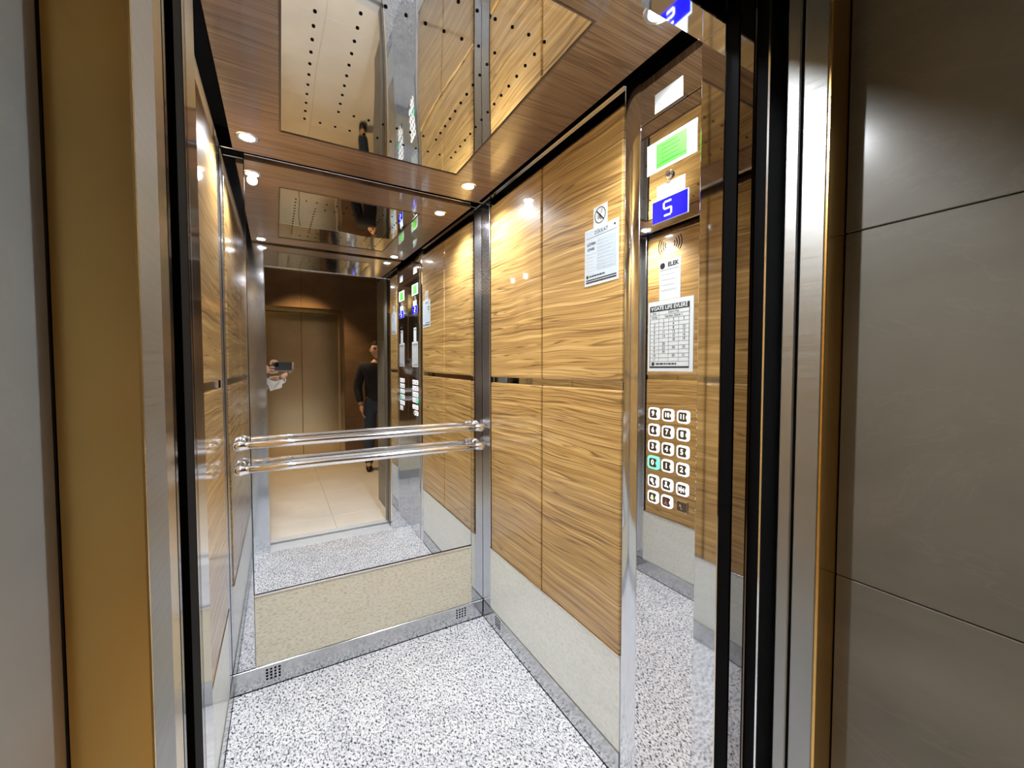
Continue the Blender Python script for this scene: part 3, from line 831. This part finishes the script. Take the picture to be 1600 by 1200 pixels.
def hair_mesh(c, f, s, u, h=.235):
    bm = bmesh.new(); bmesh.ops.create_uvsphere(bm, u_segments=32, v_segments=24, radius=1)
    kill = [v for v in bm.verts if v.co.z < (.40 if v.co.y > .35 else (.05 if v.co.y > -.1 else -.35))]
    bmesh.ops.delete(bm, geom=kill, context='VERTS')
    for v in bm.verts:
        x, y, z = v.co; v.co = c + s * (x * .083) + f * (y * .104 - .002) + u * (z * (h / 2 + .014))
    me = bpy.data.meshes.new('hair'); bm.to_mesh(me); bm.free(); return me

def finger_chain(p0, pts, rad):
    vs = [p0] + pts; n = len(vs)
    return skin_mesh(vs, [(i, i + 1) for i in range(n - 1)], [rad * (1.12 - .12 * i) for i in range(n)], 0, 2)

def face_bits(parent, c, f, s, u, origin):
    for sg in (-1, 1):
        bm = bmesh.new(); r = bmesh.ops.create_uvsphere(bm, u_segments=10, v_segments=8, radius=.0075)
        bmesh.ops.translate(bm, verts=r['verts'], vec=c + s * (sg * .030) + f * .0840 + u * .008)
        finish('eye', bm, M['lens'], parent, True)
        bm = bmesh.new(); add_tube(bm, [c + s * (sg * .014) + f * .098 + u * .024, c + s * (sg * .03) + f * .095 + u * .029, c + s * (sg * .047) + f * .080 + u * .024], [.003, .004, .002], 8)
        finish('eyebrow', bm, M['hair'], parent, True)

def person(name, base, height, facing, arms, mats, label, stance=.10, extra_hands=None):
    """one continuous skinned body; clothes are thicker shells over the same skeleton"""
    b = Vector(base); f = Vector(facing).normalized(); s = f.cross(Vector((0, 0, 1))).normalized()
    k = height / 1.75
    P = lambda x, y, z: b + s * (x * k) + f * (y * k) + Vector((0, 0, z * k))
    t = thing(name, b, label, 'person')
    pel, wai, che, nkb, nk = P(0, 0, .95), P(0, .01, 1.12), P(0, .0, 1.33), P(0, -.01, 1.46), P(0, .005, 1.53)
    V = [pel, wai, che, nkb, nk]; E = [(0, 1), (1, 2), (2, 3), (3, 4)]; RAD = [(.128 * k, .088 * k), (.135 * k, .10 * k), (.155 * k, .11 * k), (.085 * k, .065 * k), .054 * k]
    def add(i, p, r): V.append(p); RAD.append(r); E.append((i, len(V) - 1)); return len(V) - 1
    legs = []
    for sg in (-1, 1):
        h = add(0, P(sg * .090, 0, .86), .072 * k); kn = add(h, P(sg * (stance + .005), .02, .50), .060 * k); an = add(kn, P(sg * (stance + .01), -.02, .09), .042 * k)
        to = add(an, P(sg * (stance + .02), .14, .035), .032 * k); legs.append((h, kn, an, to))
    arm_idx = []
    for sg, (el, wr) in zip((-1, 1), arms):
        sh = add(2, P(sg * .185, -.005, 1.42), .062 * k); e_ = add(sh, el, .045 * k); w_ = add(e_, wr, .030 * k); arm_idx.append((sh, e_, w_))
    body = skin_mesh(V, E, RAD, 0, 2)
    c = P(0, .03, 1.645)
    hd, hf, hs, hu = head_mesh(c, f, .235 * k)
    parts = [body, hd]
    for i, sg in enumerate((-1, 1)):
        sh, e_, w_ = arm_idx[i]
        if extra_hands and extra_hands[i]:
            parts += extra_hands[i]()
        else:
            d = (V[w_] - V[e_]).normalized(); side = f
            pm = V[w_] + d * .085
            parts.append(skin_mesh([V[w_], V[w_] + d * .03, pm], [(0, 1), (1, 2)], [(.026, .024), (.026, .036), (.018, .038)], 0, 2))
            for q in range(4):
                st_ = pm + side * (-.028 + .019 * q); l = (.065, .075, .072, .055)[3 - q]
                parts.append(finger_chain(st_ - d * .01, [st_ + d * l * .45, st_ + d * l * .8 - s * (sg * .010), st_ + d * l - s * (sg * .022)], .0085))
            st_ = V[w_] + d * .035 + side * .030
            parts.append(finger_chain(st_, [st_ + d * .03 + side * .018, st_ + d * .06 + side * .02], .0095))
    body_o = join_meshes('body', parts, M['skin'], t, b)
    face_bits(body_o, c, hf, hs, hu, b)
    join_meshes('hair', [hair_mesh(c, hf, hs, hu, .235 * k)], M['hair'], t, b)
    # upper garment: torso and sleeves
    ids = [0, 1, 2, 3] + [j for a in arm_idx for j in a]
    m_ = {o: n for n, o in enumerate(ids)}
    VV = [V[o].copy() for o in ids]; VV[0] = P(0, 0, .86)
    for a in arm_idx: VV[m_[a[2]]] = V[a[2]].lerp(V[a[1]], .12)
    EE = [(m_[p], m_[q]) for p, q in E if p in m_ and q in m_]
    RR = [tuple(x * 1.14 + .008 for x in r) if hasattr(r, '__len__') else r * 1.18 + .009 for r in (RAD[o] for o in ids)]
    RR[m_[3]] = (.090 * k, .074 * k); RR[0] = (.178 * k, .130 * k)
    join_meshes('jacket', [skin_mesh(VV, EE, RR, 0, 2)], mats[0], t, b)
    ids = [0] + [j for l in legs for j in l[:3]]
    m_ = {o: n for n, o in enumerate(ids)}
    RR = [tuple(x * 1.20 + .012 for x in RAD[0])] + [RAD[o] * 1.22 + .010 for o in ids[1:]]
    VV = [V[o].copy() for o in ids] + [P(0, .005, 1.10)]
    for l in legs: VV[m_[l[2]]] -= Vector((0, 0, .035 * k))
    RR.append((.146 * k, .108 * k))
    join_meshes('trousers', [skin_mesh(VV, [(m_[p], m_[q]) for p, q in E if p in m_ and q in m_] + [(0, len(VV) - 1)], RR, 0, 2)], mats[1], t, b)
    for l in legs:
        an, to = V[l[2]], V[l[3]]; ff = (to - an); ff.z = 0; ff.normalize(); z0 = b.z
        g = lambda q, zz: Vector((an.x, an.y, z0)) + ff * q + Vector((0, 0, zz))
        me = skin_mesh([g(-.045, .042), g(.02, .05), g(.10, .040), g(.185, .032)], [(0, 1), (1, 2), (2, 3)], [(.038, .034), (.040, .045), (.044, .034), (.036, .024)], 1, 2)
        join_meshes('shoe', [me], mats[2], t, b)
    return t

# bystander across the landing, seen only in the mirror
bp = Vector((1.105, -1.45, 0))
person('person', bp, 1.63, (-.12, 1, 0), [(bp + Vector((-.232, -.04, 1.06)), bp + Vector((-.205, .06, .83))), (bp + Vector((.255, -.02, 1.06)), bp + Vector((.235, .08, .83)))],
       (M['jacket'], M['jeans'], M['shoe']), 'person in dark jacket and jeans half hidden by the door frame in the mirror')

# phone held at the camera position (its lens is the one that took the picture)
PB = CAM - FW * .024                      # centre of the lens on the phone's back plane
ph_c = PB + RT * .058 - UP * .018
def to_phone(a, b_, c_): return ph_c + RT * a + UP * b_ + FW * c_
ph = thing('smartphone', to_phone(0, -.038, -.004), 'dark smartphone held sideways by two hands in the mirror', 'smartphone')
def phone_box(name, a0, a1, b0, b1, c0, c1, m, bev, parent=ph):
    bm = bmesh.new(); add_box(bm, a0, a1, b0, b1, c0, c1, bev, 3)
    for v in bm.verts: v.co = to_phone(*v.co)
    fix_normals(bm); return finish(name, bm, m, parent)
phone_box('phone_body', -.078, .078, -.0375, .0375, -.008, 0, M['phone'], .0035)
bump_o = phone_box('camera_bump', -.074, -.038, -.002, .034, -.0005, .0025, M['lens'], .002)
for a, b_ in ((-.064, .024), (-.064, .007), (-.048, .0155)):
    bm = bmesh.new(); add_lathe(bm, to_phone(a, b_, .002), FW, [(.0075, 0), (.0075, .0025), (.006, .003), (.005, .0022)], 18); finish('lens', bm, M['lens'], bump_o)
phone_box('lower_edge', -.076, .076, -.0380, -.0345, -.0075, .0004, M['shirt'], .001)

# photographer: stands left of the niche; both hands reach to the phone
A_wr = to_phone(-.155, -.045, -.055); B_wr = to_phone(.005, -.105, -.050)
def hand_A():
    T = to_phone; out = []
    out.append(skin_mesh([A_wr, T(-.125, -.030, -.040), T(-.098, -.008, -.022)], [(0, 1), (1, 2)], [(.029, .026), (.024, .038), (.017, .040)], 0, 2))
    for b0, tip, r in ((.030, -.060, .0088), (.040, -.040, .0090)):      # index and middle fingers over the top edge
        out.append(finger_chain(T(-.100, b0 - .018, -.020), [T(-.088, b0 + .010, -.012), T(-.074, b0 + .012, .002), T(tip - .008, b0 + .002, .008)], r))
    out.append(finger_chain(T(-.105, -.010, -.018), [T(-.094, -.004, .002), T(-.082, -.008, .010), T(-.078, -.012, .009)], .0086))
    out.append(finger_chain(T(-.105, -.030, -.020), [T(-.094, -.026, -.002), T(-.083, -.030, .008), T(-.079, -.033, .008)], .0080))
    out.append(finger_chain(T(-.112, -.040, -.030), [T(-.090, -.052, -.022), T(-.060, -.050, -.016), T(-.035, -.046, -.010)], .0105))   # thumb under the phone
    return out
def hand_B():
    T = to_phone; out = []
    out.append(skin_mesh([B_wr, T(.028, -.082, -.034), T(.052, -.058, -.022)], [(0, 1), (1, 2)], [(.027, .025), (.036, .024), (.038, .017)], 0, 2))
    for k, (b0, l) in enumerate(((-.012, 1.0), (.004, 1.06), (.019, 1.0), (.031, .86))):     # four fingers round the right end
        out.append(finger_chain(T(.062 + .004 * k, -.060 + .012 * k, -.022), [T(.090, b0 - .012, -.016), T(.092, b0, -.002), T(.092 - .016 * l, b0 + .002, .0085)], .0086 - .0005 * (k == 3)))
    out.append(finger_chain(T(.035, -.066, -.028), [T(.040, -.045, -.026), T(.030, -.020, -.020)], .0105))
    return out
pb = Vector((-.52, -.42, 0))
A_el = Vector((-.40, -.10, 1.12)); B_el = Vector((-.26, -.34, 1.10))
pt = person('person', pb, 1.74, (.62, .78, 0), [(A_el, A_wr), (B_el, B_wr)], (M['shirt'], M['jeans'], M['shoe']), 'photographer holding the phone whose hands show in the mirror', extra_hands=(hand_A, hand_B))
# white face mask dangling from the wrist below the phone: pleated pouch with ear loops
bm = bmesh.new(); n1, n2 = 14, 10; g = []
for j in range(n2 + 1):
    row = []
    for i in range(n1 + 1):
        a = -1 + 2 * i / n1; v_ = j / n2
        wv = .070 * (1 - .30 * v_ ** 2.2) + .006 * math.sin(7 * v_)
        p = to_phone(-.050 + a * wv + .010 * v_, -.100 - .095 * v_ - .026 * (1 - a * a) * (1 - v_) + .012 * a * v_, -.034 + .012 * (1 - a * a) * (1 - .6 * v_) + .005 * math.sin(6 * v_ + 5 * a))
        row.append(bm.verts.new(p))
    g.append(row)
for j in range(n2):
    for i in range(n1): bm.faces.new((g[j][i], g[j][i + 1], g[j + 1][i + 1], g[j + 1][i]))
r = bmesh.ops.solidify(bm, geom=list(bm.faces), thickness=.0025)
fix_normals(bm)
mk = thing('cloth_mask', to_phone(-.04, -.18, -.03), 'white cloth mask dangling from the wrist below the phone', 'mask')
finish('mask_cloth', bm, M['white_cloth'], mk, True)
bm = bmesh.new(); add_tube(bm, [to_phone(.010, -.112, -.030), to_phone(.020, -.100, -.020), to_phone(.034, -.110, -.018), to_phone(.030, -.135, -.022), to_phone(.010, -.150, -.026)], .0028, 8); finish('ear_loop', bm, M['white_cloth'], mk, True)
bm = bmesh.new(); add_tube(bm, [to_phone(-.106, -.112, -.030), to_phone(-.092, -.092, -.034), to_phone(-.06, -.088, -.04), to_phone(-.012, -.084, -.03)], .0025, 8); finish('ear_loop', bm, M['white_cloth'], mk, True)

for o in list(bpy.data.objects):
    if '_x' in o: del o['_x']
